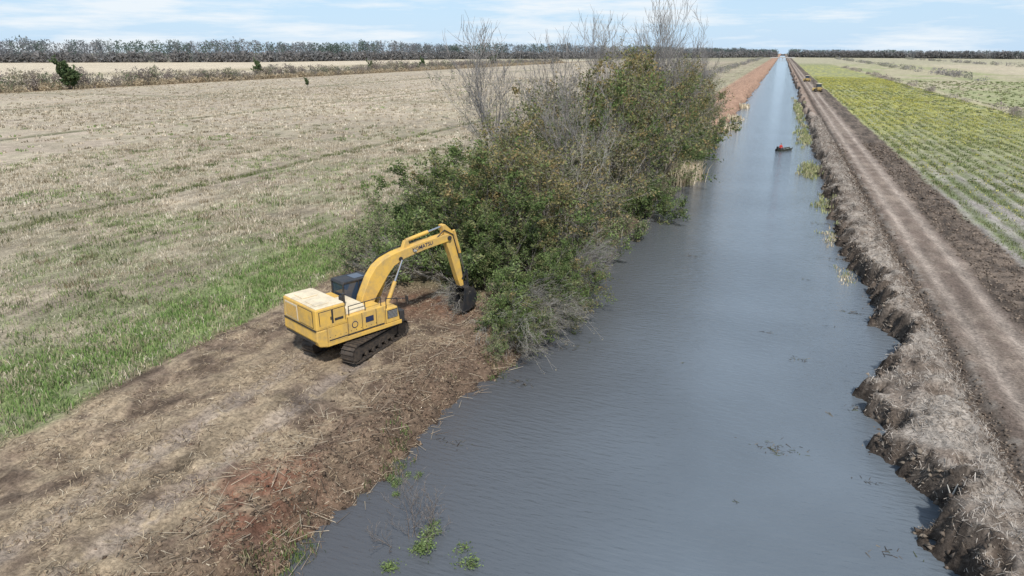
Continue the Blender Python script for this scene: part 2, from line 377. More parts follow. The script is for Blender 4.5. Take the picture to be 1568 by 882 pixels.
def gen_tree(name,seed,H=10,stems=5,spread=.35,n1=7,n2=5,n3=4,leaves=14,lsize=.16,lcols=None,bark=(.30,.27,.24),low=.15,gap=.3,var=.5,rmin=.008,up=.12):
    rn=random.Random(seed);segs=[];tips=[]
    def branch(p,d,L,r,lev,bid):
        ns=[5,4,3,2][lev];pts=[p];dd=d.copy();q=p.copy()
        for i in range(ns):
            dd=(dd+Vector((rn.gauss(0,.15),rn.gauss(0,.15),rn.gauss(.03,.09)+(.04 if lev else 0)))).normalized()
            q2=q+dd*(L/ns)
            a=max(r*(1-.75*i/ns),rmin*.8);b_=max(r*(1-.75*(i+1)/ns),rmin*.5)
            segs.append((*q,*q2,a,b_));q=q2;pts.append(q.copy())
        if lev<3:
            cnt=[n1,n2,n3][lev]
            for k in range(cnt):
                t=low+(1-low)*(k+rn.random())/cnt if lev==0 else .2+.8*(k+rn.random())/cnt
                fi=min(t*ns,ns-1e-3);i=int(fi);pp=pts[i].lerp(pts[i+1],fi-i)
                ax=(pts[i+1]-pts[i]).normalized()
                side=ax.orthogonal().normalized();side.rotate(Matrix.Rotation(rn.uniform(0,6.283),3,ax))
                ang=rn.uniform(.45,1.0)
                nd=(ax*math.cos(ang)+side*math.sin(ang)+Vector((0,0,up))).normalized()
                branch(pp,nd,L*rn.uniform(.34,.6)*(1.15-.45*t if lev==0 else 1),max(r*(1-.7*t)*.5,rmin),lev+1,bid*7+k if lev<2 else bid)
        if lev>=2: tips.append((pts,bid,lev))
    for s in range(stems):
        a=rn.uniform(0,6.283);sp=rn.uniform(0,spread)
        d=Vector((math.cos(a)*sp,math.sin(a)*sp,1)).normalized()
        hh=H*(1-var*rn.random())*.9
        branch(Vector((math.cos(a)*.3*sp*3,math.sin(a)*.3*sp*3,-.3)),d,hh,H*.0085*rn.uniform(.8,1.3),0,s+1)
    V,F=tube_np(segs,3)
    rs=np.random.RandomState(seed)
    col=np.repeat(np.array(bark)[None]*rs.uniform(.6,1.35,(len(segs),1)),6,axis=0)
    cnt=[4]*len(F);fi=F.reshape(-1);
    if leaves:
        P=[];B=[]
        for pts,bid,lev in tips:
            k=np.random.RandomState(bid*13+seed).rand()
            if k<gap: m=rn.random()<.4
            else: m=int(leaves*(.3+1.3*k)) if lev==3 else int(leaves*.3)
            for _ in range(int(m)):
                i=rn.randrange(len(pts)-1);q=pts[i].lerp(pts[i+1],rn.random())
                P.append((q.x+rn.gauss(0,.13),q.y+rn.gauss(0,.13),q.z+rn.gauss(0,.11)));B.append(bid)
        P=np.array(P);B=np.array(B);k=len(P)
        u=rs.normal(0,1,(k,3));u/=np.linalg.norm(u,axis=1)[:,None]
        w=rs.normal(0,1,(k,3));w=np.cross(u,w);w/=np.linalg.norm(w,axis=1)[:,None]
        s=lsize*rs.uniform(.6,1.3,(k,1))
        LV=np.stack([P-u*s*.6,P+w*s*.28,P+u*s*.6,P-w*s*.28],1).reshape(-1,3)
        lc=np.array(lcols);ci=(B*7919%97)/97.0
        idx=np.minimum((ci*len(lc)).astype(int),len(lc)-1)
        mixr=rs.rand(k)<.3;idx[mixr]=rs.randint(0,len(lc),mixr.sum())
        c=lc[idx]*rs.uniform(.65,1.35,(k,1))
        off=len(V)
        fi=np.concatenate([fi,np.arange(4*k)+off]);cnt=cnt+[4]*k
        V=np.concatenate([V,LV]);col=np.concatenate([col,np.repeat(c,4,axis=0)])
    V=V*(H/np.percentile(V[:,2],99.7))
    return mesh_np(name,V,fi,cnt,col,leafm)
G1=[(.125,.175,.06),(.16,.205,.08),(.095,.135,.048),(.21,.215,.10)]
G2=[(.245,.22,.10),(.19,.195,.09),(.30,.23,.11),(.16,.18,.075)]
G3=[(.25,.24,.15),(.31,.27,.18),(.18,.20,.11)]
G4=[(.20,.27,.095),(.24,.30,.13),(.14,.19,.08)]
GE=[(.10,.15,.07),(.13,.18,.085),(.17,.21,.10)]
T={}
T['g1']=gen_tree('willow_g1',1,10,6,.5,7,6,4,15,.20,G1)
T['g2']=gen_tree('willow_g2',2,10,7,.5,7,6,4,11,.20,G1+G2,(.36,.33,.29))
T['o1']=gen_tree('tallow_o1',3,10,5,.4,7,6,4,11,.19,G2,(.36,.32,.28),gap=.38,rmin=.010)
T['o2']=gen_tree('tallow_o2',4,10,6,.5,7,6,4,8,.19,G3+G2,(.42,.38,.34),gap=.4,rmin=.011)
T['b1']=gen_tree('bare_b1',5,10,3,.3,9,6,5,0,bark=(.37,.345,.325),low=.3,var=.25,rmin=.013,up=.3)
T['b2']=gen_tree('bare_b2',6,10,4,.45,8,6,5,1,.14,G3,bark=(.46,.43,.385),low=.15,rmin=.011,up=.2)
T['s1']=gen_tree('shrub_s1',7,4,8,1.0,6,5,4,11,.16,G4+G1,low=.05)
T['s2']=gen_tree('shrub_s2',8,4,9,1.1,6,5,4,6,.15,G3+G4,bark=(.42,.38,.31),low=.05)
T['e1']=gen_tree('oak_e1',9,10,4,.4,7,5,3,60,.5,GE,low=.1,gap=0)
base_h={'s1':4,'s2':4}
nm={'g1':'willow_tree','g2':'willow_tree','o1':'tallow_tree','o2':'tallow_tree','b1':'bare_tree','b2':'bare_tree','s1':'shrub','s2':'shrub','e1':'evergreen_tree'}
def tree(t,x,y,h,w=None,rot=None,tilt=(0,0),name=None):
    s=h/base_h.get(t,10);w=(w or 1)*s
    return add(name or nm[t],T[t],None,(x,y,float(gz(x,y))-.05),(tilt[0],tilt[1],random.uniform(0,6.28) if rot is None else rot),(w,w,s))
L_=[
('g1',-15.2,38.6,7.0,1.25),('g2',-18.6,41,8.4,1.2),('o1',-13.2,40.8,8.0,1.2),('g1',-21.2,44.5,7.8,1.25),('o1',-16,45,9.4,1.2),
('o2',-12.9,45,7.4,1.1),('g2',-22.8,48.5,7.6,1.1),('o2',-18.5,50,9.8,1.1),('o2',-13.3,50,8.6,1.2),('g2',-15.5,55,10.0,1.1),
('o2',-12.6,57,8.6,1.1),('b1',-23.5,60,16.5,.9),('b1',-20.8,63,15.5,.85),('b2',-24.5,66,13,.9),('g2',-14.5,63,12,1.0),('o1',-17.0,67,13.4,1.05),('o2',-18.5,60,11.0,1),
('b1',-12.6,62,9.5,1),('o2',-12.8,70,11.5,1.05),('o1',-14.8,74,14.2,1.05),('b1',-16.8,78,18,.8),('g2',-12.6,80,11.5,1.0),('o1',-14.6,85,14.2,1),
('b1',-14.9,94,20.5,.8),('b1',-13.6,99,19,.75),('o2',-12.6,91,12.5,1),('o1',-13,98,13.2,.95),('b2',-14.5,103,16.5,.9),('o2',-14.2,106,13.5,.9),('o1',-15.5,91,13.8,.95),
('o2',-12.6,110,12,.95),('g2',-13.0,117,10.5,.9),('b1',-12.8,114,15,.75),('b2',-12.6,122,12,.8),('o2',-12.2,125,9.5,1),('s2',-11.5,133,5,1.1),('b2',-13,131,8,1),('b2',-13.2,42.5,9.4,.9),('b1',-15,52,12.5,.8),('b2',-12.2,52,7.5,1),('b1',-13.4,86,15,.8)
]
for a in L_: tree(*a[:5])
S_=[('s1',-12.4,34.6,3.2),('s1',-11.8,36.4,3.2),('s1',-16.6,37.2,4.0),('s1',-19.8,38.8,4.4),('s2',-22.4,38.8,3.6),('s2',-25.2,39.0,3.2),('s1',-23.8,42.4,4.2),('s2',-27.0,42.5,3.2),('s2',-25.6,47,4.4),
('s2',-11.7,39.2,3.2),('s1',-11.4,43.5,3.2),('s2',-11.3,49,3.8),('s1',-24.4,53,4.4),('s2',-11.2,56,3.6),('s1',-11.0,64,4),('s2',-10.8,73,3.5),('s2',-10.6,84,3),('s1',-10.8,95,4),('s2',-10.4,104,4),('s1',-10.4,113,4),('s2',-10.2,121,3.6),('s1',-16.5,108,4),
('s1',-12.3,31.6,2.2),('s2',-12.0,29.8,1.4),('s1',-20,60,4.5),('s1',-17,73,5),('s2',-13.2,32.8,2.0),
('g1',-15.2,36.6,4.8,1.1),('g1',-12.4,37.2,5.0,1.2)]
for s in S_: tree(*s)
for i,(t,x,y,h,tx,ty,rz) in enumerate([('b2',-13.3,33.9,4.5,0,1.25,.3),('b2',-13.0,35.2,4.5,0,1.3,-.2),('b1',-13.9,34.8,4,0,1.4,-.5),('b2',-17.8,37.0,4.5,0,-1.25,-.4),('b2',-19.8,37.0,4.5,0,-1.35,.4),('b1',-12.9,39,5.5,0,1.15,.1),('b2',-13.4,32.4,3.4,0,1.45,-.7),
  ('g2',-13.2,33.2,3.8,0,1.35,-.4),('g1',-12.9,35.0,4.6,0,1.3,0.0),('g2',-12.8,37.6,4.8,0,1.25,.2),('b1',-21.5,38,4.6,0,-1.3,.1),('b2',-13.0,33.4,5,0,1.3,-.35),('b1',-12.2,41,4.6,0,1.2,0),('b2',-12.7,31.6,3.6,0,1.4,-.2),('b2',-12.5,35.6,4.4,0,1.35,.1),('b2',-16.0,34.6,3.2,0,-1.45,1.2),('g1',-12.6,31.2,3.0,0,1.4,-.3)]):
    o=tree(t,x,y,h,1,rz,(tx,ty),'fallen_branch');o.location.z+=.3
for (t,x,y,h,w) in [('e1',-256,197,11,1.1),('e1',-262,312,9.5,.85),('e1',-262,500,9,.9),('e1',-186,250,3.6,.8),('e1',-264,430,8,1),('e1',-262,640,10,1)]:
    tree(t,x,y,h,w)

# sapling standing in the water
sap=gen_tree('sapling',21,2.6,6,.6,6,3,3,0,bark=(.28,.24,.21),rmin=.007)
add('sapling',sap,None,(-9.6,16.3,WATER-.1))
wl=gen_tree('water_sprig',22,1.0,7,1.6,5,3,3,7,.10,G4,gap=0)
add('leafy_sprig',wl,None,(-9.1,15.8,WATER-.05),scale=(.75,.75,.5))
add('leafy_sprig',wl,None,(-11.6,18.6,WATER),(0,0,1),scale=(.4,.4,.25))

# reeds
def reeds(name,cx,cy,rx,ry,n,h,cols,w=.06):
    x=cx+R.normal(0,.5,n)*rx;y=cy+R.normal(0,.5,n)*ry
    z=np.maximum(gz(x,y),WATER-.1)
    blades(name,x,y,z,h,w,.25,pal(n,cols),strawm,8,.2)
TAN=[(.60,.50,.35),(.52,.44,.31),(.66,.57,.43)]
GRN=[(.34,.35,.18),(.42,.39,.24),(.27,.29,.13)]
reeds('dry_reeds',-9.8,86,1.8,3,190,2.6,TAN,.09)
reeds('marsh_plants',5.2,100,1.3,6,130,.6,GRN,.12)
reeds('marsh_plants',5.8,78,1.0,5,40,.5,GRN,.1)
reeds('marsh_plants',5.6,63,.9,3,30,.4,GRN+TAN,.08)
reeds('marsh_plants',6.0,51,.8,3,30,.35,GRN+TAN,.06)
reeds('marsh_plants',5.6,140,1.0,14,90,.7,GRN,.2)
reeds('marsh_plants',5.6,200,1.0,40,120,.8,GRN,.3)
for (x,y) in ((-8.6,172),(-8.8,210),(-8.6,150)): reeds('dry_reeds',x,y,1.6,4,30,1.3,TAN,.22)
n=700;y=R.uniform(9,33,n);x=xl(y)-R.uniform(-.1,1.4,n)
k=fbm(y/1.5,x,66)>.52;x=x[k];y=y[k]
blades('waterline_grass',x,y,np.maximum(gz(x,y),WATER),.3,.03,.9,pal(len(x),[(.17,.24,.08),(.3,.26,.16),(.12,.15,.06),(.28,.2,.13)]),leafm,8,.15)
# floating debris
dx_=[];dy_=[]
for cx,cy,s,m in ((1.7,26.2,.5,60),(2.6,35.6,.4,22),(1.2,38.8,.25,10),(-5,53,.4,20),(3.8,30,.12,6),(0.2,22,.08,4),(4.3,41,.15,5),(3.3,50,.25,8),(-3,33,.1,3),(5,21,.4,14),(4.9,25,.3,10),(5.8,44,.4,30),(5.6,56,.5,40),(5.2,68,.6,50),(5.2,31,.4,30),(-9.5,33,.9,90),(-10,45,.6,60),(-10.2,28,.5,40),(-10.6,22,.4,20)):
    dx_.append(cx+R.normal(0,s,m));dy_.append(cy+R.normal(0,s*.5,m))
x=np.concatenate(dx_);y=np.concatenate(dy_);n=len(x)
slivers('floating_debris',x,y,np.full(n,WATER+.0),R.uniform(.05,.3,n),R.uniform(.015,.04,n),pal(n,[(.05,.042,.035),(.09,.075,.06),(.09,.1,.05),(.2,.17,.13)]),strawm,.04)
# sticks
n=800;y=R.uniform(8,36,n);x=xl(y)-R.uniform(-.15,4.2,n)
z=np.maximum(gz(x,y),WATER)+.04
a=R.uniform(0,6.28,n);l=R.uniform(.2,1.0,n);t=R.normal(0,.28,n)
S=np.stack([x,y,z,x+np.cos(a)*l,y+np.sin(a)*l,z+np.sin(np.abs(t))*l,np.full(n,.015),np.full(n,.006)],1)
V,F=tube_np(S,4)
add('broken_sticks',mesh_np('broken_sticks',V,F,np.full(len(F),4),np.repeat(pal(n,[(.42,.35,.26),(.15,.11,.08),(.27,.21,.155)]),8,axis=0),barkm))
S=np.array([[6.9,23.2,-1.1,7.1,23.6,-.35,.045,.04],[7.1,23.6,-.35,7.25,23.8,.1,.04,.02],[7.1,23.6,-.35,6.95,23.8,.0,.03,.015],[7.0,23.5,-.6,7.4,23.4,-.35,.03,.015]])
V,F=tube_np(S,6);add('driftwood_branch',mesh_np('driftwood',V,F,np.full(len(F),4),np.full((len(V),3),.42)*C(1,.95,.85),barkm))

# ------------------------------------------------------------ distant masses
def mass(name,pos,h,w,tri,ts,cols,low=.0):
    n=len(pos);k=n*tri
    P=np.repeat(pos,tri,axis=0);H=np.repeat(h,tri);W=np.repeat(w,tri)
    u=R.uniform(low,1,k)
    prof=np.sqrt(np.clip(1-((u-.5)/.56)**2,0,1))
    a=R.uniform(0,6.28,k);rr=np.sqrt(R.uniform(0,1,k))*prof*W/2
    c=np.stack([P[:,0]+np.cos(a)*rr,P[:,1]+np.sin(a)*rr,P[:,2]+u*H],1)
    tv=R.normal(0,1,(k,3,3))*ts
    tv[:,:,2]*=1.2
    V=(c[:,None]+tv).reshape(-1,3)
    V[:,2]=np.maximum(V[:,2],-.2)
    col=np.repeat(np.repeat(cols,tri,axis=0)*R.uniform(.85,1.15,(k,1)),3,axis=0)
    return add(name,mesh_np(name,V,np.arange(3*k),np.full(k,3),col,farm))
poly=np.array([(-1500,250),(-1082,502),(-916,617),(-644,773),(-550,1182),(-388,1297),(-176,1536),(3,1817),(409,1542),(745,1615),(1500,1500)],float)
hh=np.array([28,30,30,30,28,28,23,19,14,14,14])
seg=np.linalg.norm(np.diff(poly,axis=0),axis=1);cs=np.concatenate([[0],np.cumsum(seg)])
n=4200
t=R.uniform(0,cs[-1],n);bx=np.interp(t,cs,poly[:,0]);by=np.interp(t,cs,poly[:,1]);bh=np.interp(t,cs,hh)
dep=R.uniform(0,90,n);nn=np.sqrt(bx**2+by**2)
bx=bx+bx/nn*dep;by=by+by/nn*dep
bh=bh*(.78+.28*fbm(t/60,t*0,77))*R.uniform(.8,1.06,n)
k=np.abs(bx)>14;bx,by,bh=bx[k],by[k],bh[k];n=len(bx)
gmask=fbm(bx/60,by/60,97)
c=pal(n,[(.25,.255,.26),(.215,.22,.23),(.17,.20,.185),(.29,.275,.265)],[.38,.30,.17,.15])  # blue-grey distance haze put into the tree colours
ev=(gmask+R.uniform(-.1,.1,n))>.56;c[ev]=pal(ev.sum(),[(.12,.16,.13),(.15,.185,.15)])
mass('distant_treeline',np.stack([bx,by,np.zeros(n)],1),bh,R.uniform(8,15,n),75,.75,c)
n=2200;t=R.uniform(0,cs[-1],n);bx=np.interp(t,cs,poly[:,0]);by=np.interp(t,cs,poly[:,1]);k=np.abs(bx)>16;bx,by=bx[k],by[k];n=len(bx)
mass('distant_understorey',np.stack([bx,by,np.zeros(n)],1),R.uniform(8,14,n),R.uniform(9,16,n),50,1.3,pal(n,[(.24,.24,.24),(.28,.265,.255)]))  # understorey greyed too, haze put into its colour
n=1100;y=R.uniform(100,860,n);x=-261+R.normal(0,2.5,n)
h=R.uniform(3.0,7.0,n)*(.5+.9*fbm(y/25,y*0,88))
mass('hedgerow',np.stack([x,y,np.zeros(n)],1),h,R.uniform(3,6,n),100,.26,pal(n,[(.30,.25,.22),(.35,.30,.25),(.21,.23,.14),(.27,.235,.21),(.38,.33,.24)]))
n=500;y=R.uniform(90,860,n);x=-256+R.normal(0,1.5,n)
mass('reed_margin',np.stack([x,y,np.zeros(n)],1),R.uniform(1.5,3,n),R.uniform(3,6,n),60,.3,pal(n,[(.52,.43,.30),(.45,.38,.27)]))
n=60;y=R.uniform(150,700,n);x=52+R.normal(0,1,n)
mass('field_brush',np.stack([x,y,np.zeros(n)],1),R.uniform(.8,2.4,n),R.uniform(2.5,5,n),120,.14,pal(n,[(.34,.28,.26),(.38,.33,.29),(.30,.29,.20)]))
n=260;y=R.uniform(400,1500,n);x=R.choice([-40.,95.,210.],n)+R.normal(0,2,n)
mass('far_field_brush',np.stack([x,y,np.zeros(n)],1),R.uniform(1.5,4,n),R.uniform(4,9,n),60,.35,pal(n,[(.34,.31,.29),(.33,.32,.25)]))

# ------------------------------------------------------------ machine helpers
import bmesh
def pmesh(name,verts,faces,mat,parent,bevel=0,smooth=False,loc=(0,0,0),rot=(0,0,0)):
    me=bpy.data.meshes.new(name);me.from_pydata([tuple(v) for v in verts],[],faces)
    me.materials.append(mat);me.update()
    o=add(name,me,parent,loc,rot)
    if bevel:
        b=o.modifiers.new('b','BEVEL');b.width=bevel;b.segments=2;b.limit_method='ANGLE'
    return o
def box(name,x0,x1,y0,y1,z0,z1,mat,parent,bevel=.02,top=None):
    v=[(x0,y0,z0),(x1,y0,z0),(x1,y1,z0),(x0,y1,z0),(x0,y0,z1),(x1,y0,z1),(x1,y1,z1),(x0,y1,z1)]
    if top:
        a,b_,c,d=top;v[4]=(x0+a,y0+c,z1);v[5]=(x1-b_,y0+c,z1);v[6]=(x1-b_,y1-d,z1);v[7]=(x0+a,y1-d,z1)
    f=[(0,3,2,1),(4,5,6,7),(0,1,5,4),(1,2,6,5),(2,3,7,6),(3,0,4,7)]
    return pmesh(name,v,f,mat,parent,bevel)
def cyl(name,p0,p1,r,mat,parent,sides=16,r2=None):
    p0=Vector(p0);p1=Vector(p1);d=(p1-p0).normalized();u=d.orthogonal().normalized();w=d.cross(u)
    r2=r if r2 is None else r2;v=[];n=sides
    for p,q in ((p0,r),(p1,r2)):
        for i in range(n):
            a=i*2*math.pi/n;v.append(p+(u*math.cos(a)+w*math.sin(a))*q)
    f=[(i,(i+1)%n,n+(i+1)%n,n+i) for i in range(n)]+[tuple(range(n-1,-1,-1)),tuple(range(n,2*n))]
    return pmesh(name,v,f,mat,parent)
def prof(name,pts,x0,x1,mat,parent,bevel=.02):
    n=len(pts)
    v=[(x0,y,z) for y,z in pts]+[(x1,y,z) for y,z in pts]
    f=[tuple(range(n)),tuple(range(2*n-1,n-1,-1))]+[(i,n+i,n+(i+1)%n,(i+1)%n) for i in range(n)]
    o=pmesh(name,v,f,mat,parent,bevel)
    bm=bmesh.new();bm.from_mesh(o.data);bmesh.ops.recalc_face_normals(bm,faces=bm.faces);bm.to_mesh(o.data);bm.free()
    return o
yel=paint('yellow_paint',(.66,.405,.088),.6,0,.9,(.34,.25,.13),1.7,.3)
dyel=paint('dusty_yellow_paint',(.38,.27,.09),.6,0,.6,(.25,.19,.11))
cream=paint('pale_cream_paint',(.72,.61,.43),.6,0,.8,(.40,.34,.25),1.8,.3)  # paler cream tone for roofs, hatches, hood top, grille frame and canopy
blk=paint('black_paint',(.022,.024,.028),.5,0,.5,(.10,.08,.06))
steel=paint('track_steel',(.055,.047,.042),.6,.3,.8,(.16,.12,.085),5)
chrome=paint('polished_rod',(.6,.6,.62),.2,.9,.1)
glass=paint('dark_glass',(.03,.05,.085),.05,0,.15,(.05,.05,.05),spec=1)
white=paint('decal_dark',(.02,.03,.07),.5,0,.1)
silver=paint('grey_panel',(.35,.35,.34),.5,.2,.3)

def track(parent,x0,x1,y0,y1,h,mat,nsh=46):
    r=h/2;L=(y1-y0)-2*r;per=2*L+2*math.pi*r;v=[];f=[]
    def pt(s,off=0):
        s%=per;rr=r+off
        if s<L: return (y0+r+s, h+off)
        s-=L
        if s<math.pi*r:
            a=s/r;return (y1-r+math.sin(a)*rr, r+math.cos(a)*rr)
        s-=math.pi*r
        if s<L: return (y1-r-s,-off)
        s-=L;a=s/r;return (y0+r-math.sin(a)*rr, r-math.cos(a)*rr)
    for i in range(nsh):
        s=i*per/nsh;w=per/nsh*.86
        for (sa,sb,o0,o1) in ((s,s+w,-.06,-.015),(s+w*.05,s+w*.2,-.016,.03)):
            b=len(v)
            for xx in (x0,x1):
                for ss_,oo in ((sa,o0),(sb,o0),(sb,o1),(sa,o1)):
                    y,z=pt(ss_,oo);v.append((xx,y,z+.03))
            f+=[(b,b+1,b+2,b+3),(b+7,b+6,b+5,b+4),(b,b+4,b+5,b+1),(b+1,b+5,b+6,b+2),(b+2,b+6,b+7,b+3),(b+3,b+7,b+4,b)]
    pmesh('track_shoes',v,f,mat,parent)
    xm0=x0+(x1-x0)*.22;xm1=x1-(x1-x0)*.22
    prof('track_frame',[(y0+r*1.2,h*.32),(y1-r*1.2,h*.32),(y1-r*.9,h*.6),(y1-r*1.6,h*.78),(y0+r*1.6,h*.78),(y0+r*.9,h*.6)],xm0-.02,xm1+.02,mat,parent)
    for yy in (y0+r,y1-r):
        cyl('drive_wheel',(xm0-.08,yy,r+.03),(xm1+.08,yy,r+.03),r*.78,mat,parent,20)
    k=7
    for i in range(k):
        yy=y0+r*1.5+(y1-y0-3*r)*i/(k-1);cyl('roller',(xm0-.05,yy,h*.2+.03),(xm1+.05,yy,h*.2+.03),h*.13,mat,parent,12)

# ------------------------------------------------------------ excavator
ex=bpy.data.objects.new('excavator',None);scene.collection.objects.link(ex)
ex.location=(-18.4,26.8,.02);ex.rotation_euler=(0,0,math.radians(-24))
uc=bpy.data.objects.new('undercarriage',None);scene.collection.objects.link(uc);uc.parent=ex;uc.rotation_euler=(0,0,math.radians(18))
track(uc,.85,1.55,-2.25,2.3,.95,steel);track(uc,-1.55,-.85,-2.25,2.3,.95,steel)
box('cross_frame',-.85,.85,-.9,.9,.45,.85,steel,uc,.05)
cyl('slew_ring',(0,0,.84),(0,0,1.12),.75,blk,uc,28)
box('deck',-1.48,1.48,-2.45,1.75,1.1,1.3,yel,ex)
prof('counterweight',[(-2.85,1.2),(-2.4,1.08),(-2.4,2.0),(-2.95,2.0),(-2.98,1.5)],-1.5,1.5,yel,ex,.06)
box('rear_engine_housing',-1.5,1.5,-2.95,-1.35,2.0,3.0,yel,ex,.05,(.03,.03,.03,.03))
box('rear_engine_lower',-1.49,1.49,-2.4,-1.37,1.3,2.0,yel,ex,.01)
box('housing_roof',-1.42,1.42,-2.87,-1.42,2.99,3.06,cream,ex,.03)
box('side_housing',.42,1.48,-1.35,.75,1.3,2.3,yel,ex,.05)
box('front_housing',.52,1.48,.75,1.65,1.3,2.08,yel,ex,.05,(0,0,0,.12))
box('left_housing',-1.48,.42,-1.35,-.35,1.3,2.55,yel,ex,.05)
box('hood_top',-.5,1.3,-1.34,-.1,2.3,2.62,cream,ex,.06,(.05,.15,0,.12))
box('tool_box',.6,1.46,1.66,1.95,1.15,1.75,blk,ex,.03)
box('centre_deck',-.45,.42,-.3,.3,1.3,1.9,blk,ex,.03)
for yy in (-1.33,-.55,.25,.78): box('panel_seam',1.482,1.488,yy,yy+.025,1.34,2.26,blk,ex,0)
box('side_grille',1.484,1.50,.9,1.5,1.55,1.98,blk,ex,.005)
for i in range(6): box('grille_slat',1.50,1.515,.92,1.48,1.58+i*.065,1.60+i*.065,silver,ex,0)
box('model_plate',1.49,1.496,-.35,.1,1.72,2.0,white,ex,0)
cyl('round_emblem',(1.489,-.95,1.8),(1.497,-.95,1.8),.17,white,ex,20);cyl('emblem_inner',(1.497,-.95,1.8),(1.50,-.95,1.8),.13,yel,ex,20)
box('side_stripe',1.489,1.494,-2.35,.7,1.36,1.42,blk,ex,0)
box('rear_side_door',1.495,1.51,-2.75,-2.15,2.1,2.85,yel,ex,.008)
box('rear_side_door',1.495,1.51,-2.05,-1.45,2.1,2.85,yel,ex,.008)
box('door_gap',1.485,1.494,-2.78,-1.42,2.07,2.88,blk,ex,0)
box('vent_panel',1.511,1.52,-2.0,-1.55,2.3,2.42,blk,ex,0)
box('door_latch',1.51,1.53,-2.22,-2.17,2.4,2.55,blk,ex,.004)
for i in range(10): cyl('rivet',(1.49,-2.3+i*.28,1.55),(1.5,-2.3+i*.28,1.55),.018,blk,ex,8)
box('rear_grille_frame',-1.25,-.1,-2.965,-2.95,2.1,2.88,cream,ex,.005)
box('rear_grille_core',-1.18,-.17,-2.972,-2.964,2.16,2.82,silver,ex,0)
for i in range(10): box('rear_slat',-1.18,-.17,-2.99,-2.972,2.17+i*.066,2.2+i*.066,yel,ex,0)
box('rear_door_gap',.02,1.23,-2.958,-2.945,2.09,2.91,blk,ex,0)
box('rear_door',.05,1.2,-2.972,-2.955,2.12,2.88,yel,ex,.008)
box('rear_seam',-1.45,1.45,-3.0,-2.93,1.985,2.015,blk,ex,0)
box('rear_lower_band',-1.3,1.3,-2.99,-2.96,1.32,1.42,blk,ex,.005)
box('roof_hatch',-1.0,-.2,-2.6,-1.8,3.06,3.12,cream,ex,.02)
box('roof_hatch',.2,1.1,-2.7,-2.0,3.06,3.10,cream,ex,.02)
cyl('exhaust_pipe',(.9,-1.1,2.6),(.9,-1.1,3.25),.07,blk,ex);cyl('air_intake',(.2,-.8,2.6),(.2,-.8,2.85),.13,blk,ex)
cyl('antenna',(-1.3,-1.5,3.0),(-1.3,-1.5,3.7),.012,blk,ex,6)
def rail(pts,r=.022):
    for a,b_ in zip(pts[:-1],pts[1:]): cyl('handrail',a,b_,r,blk,ex,8)
rail([(1.42,-1.2,2.3),(1.42,-1.2,2.75),(1.42,.6,2.75),(1.42,.6,2.3)]);rail([(1.42,-.3,2.3),(1.42,-.3,2.75)])
rail([(1.42,.9,2.05),(1.42,.9,2.6),(1.42,1.55,2.45),(1.42,1.55,2.0)])
rail([(1.42,1.55,2.45),(1.75,1.9,2.45)]);box('mirror',1.7,1.9,1.85,1.9,2.3,2.6,blk,ex,.01)
# cab
cx0,cx1,cy0,cy1,cz0,cz1=-1.5,-.42,-.3,1.65,1.3,3.22
box('cab_base',cx0,cx1,cy0,cy1,cz0,cz0+.62,blk,ex,.03)
prof('cab_glass',[(cy0+.04,cz0+.6),(cy1-.03,cz0+.6),(cy1-.25,cz1-.06),(cy0+.04,cz1-.06)],cx0+.03,cx1-.03,glass,ex,.01)
prof('cab_roof',[(cy0-.03,cz1-.08),(cy1-.2,cz1-.08),(cy1-.28,cz1+.02),(cy0+.05,cz1+.04)],cx0-.02,cx1+.02,blk,ex,.03)
for xx in (cx0+.03,cx1-.03):
    for y0_,y1_ in ((cy0+.03,cy0+.03),(.62,.62),(cy1-.04,cy1-.26)):
        cyl('cab_pillar',(xx,y0_,cz0+.58),(xx,y1_,cz1-.05),.045,blk,ex,8)
box('roof_window',cx0+.2,cx1-.2,.5,1.1,cz1+.005,cz1+.045,glass,ex,.01)
# boom
prof('boom',[(.10,1.75),(.35,2.5),(.85,3.4),(1.25,3.87),(1.75,4.15),(2.4,4.33),(4.2,4.58),(6.0,4.68),(6.2,4.5),(6.12,4.28),(4.4,4.14),(3.0,3.92),(2.35,3.68),(1.95,3.3),(1.25,2.45),(.78,1.75),(.4,1.5)],-.24,.26,yel,ex,.025)
for xx in (-.262,.262):
    cyl('boom_pin',(xx-.03,2.75,3.98),(xx+.05,2.75,3.98),.11,blk,ex);cyl('boom_pin',(xx-.03,6.02,4.45),(xx+.05,6.02,4.45),.13,blk,ex)
for xx in (-.42,.44):
    cyl('boom_ram_body',(xx,1.45,1.5),(xx,2.2,2.95),.105,yel,ex);cyl('boom_ram_rod',(xx,2.2,2.95),(xx,2.72,3.96),.055,chrome,ex)
box('boom_foot_bracket',-.41,-.25,.1,.9,1.3,2.0,yel,ex,.03);box('boom_foot_bracket',.27,.415,.1,.9,1.3,2.0,yel,ex,.03)
prof('ram_bracket',[(3.0,4.38),(3.5,4.45),(3.4,4.8),(3.2,4.8)],-.1,.12,yel,ex)
cyl('stick_ram_body',(.01,3.3,4.78),(.01,4.75,4.98),.1,yel,ex);cyl('stick_ram_rod',(.01,4.75,4.98),(.01,5.75,5.12),.05,chrome,ex)
prof('stick',[(5.62,5.2),(5.85,5.22),(6.35,4.75),(6.55,4.2),(6.95,2.2),(7.03,1.5),(6.80,1.45),(6.62,1.9),(6.15,3.4),(5.82,4.3)],-.17,.19,yel,ex,.025)
cyl('bucket_ram_body',(.01,6.55,4.75),(.01,6.95,3.4),.085,yel,ex);cyl('bucket_ram_rod',(.01,6.95,3.4),(.01,7.22,2.35),.045,chrome,ex)
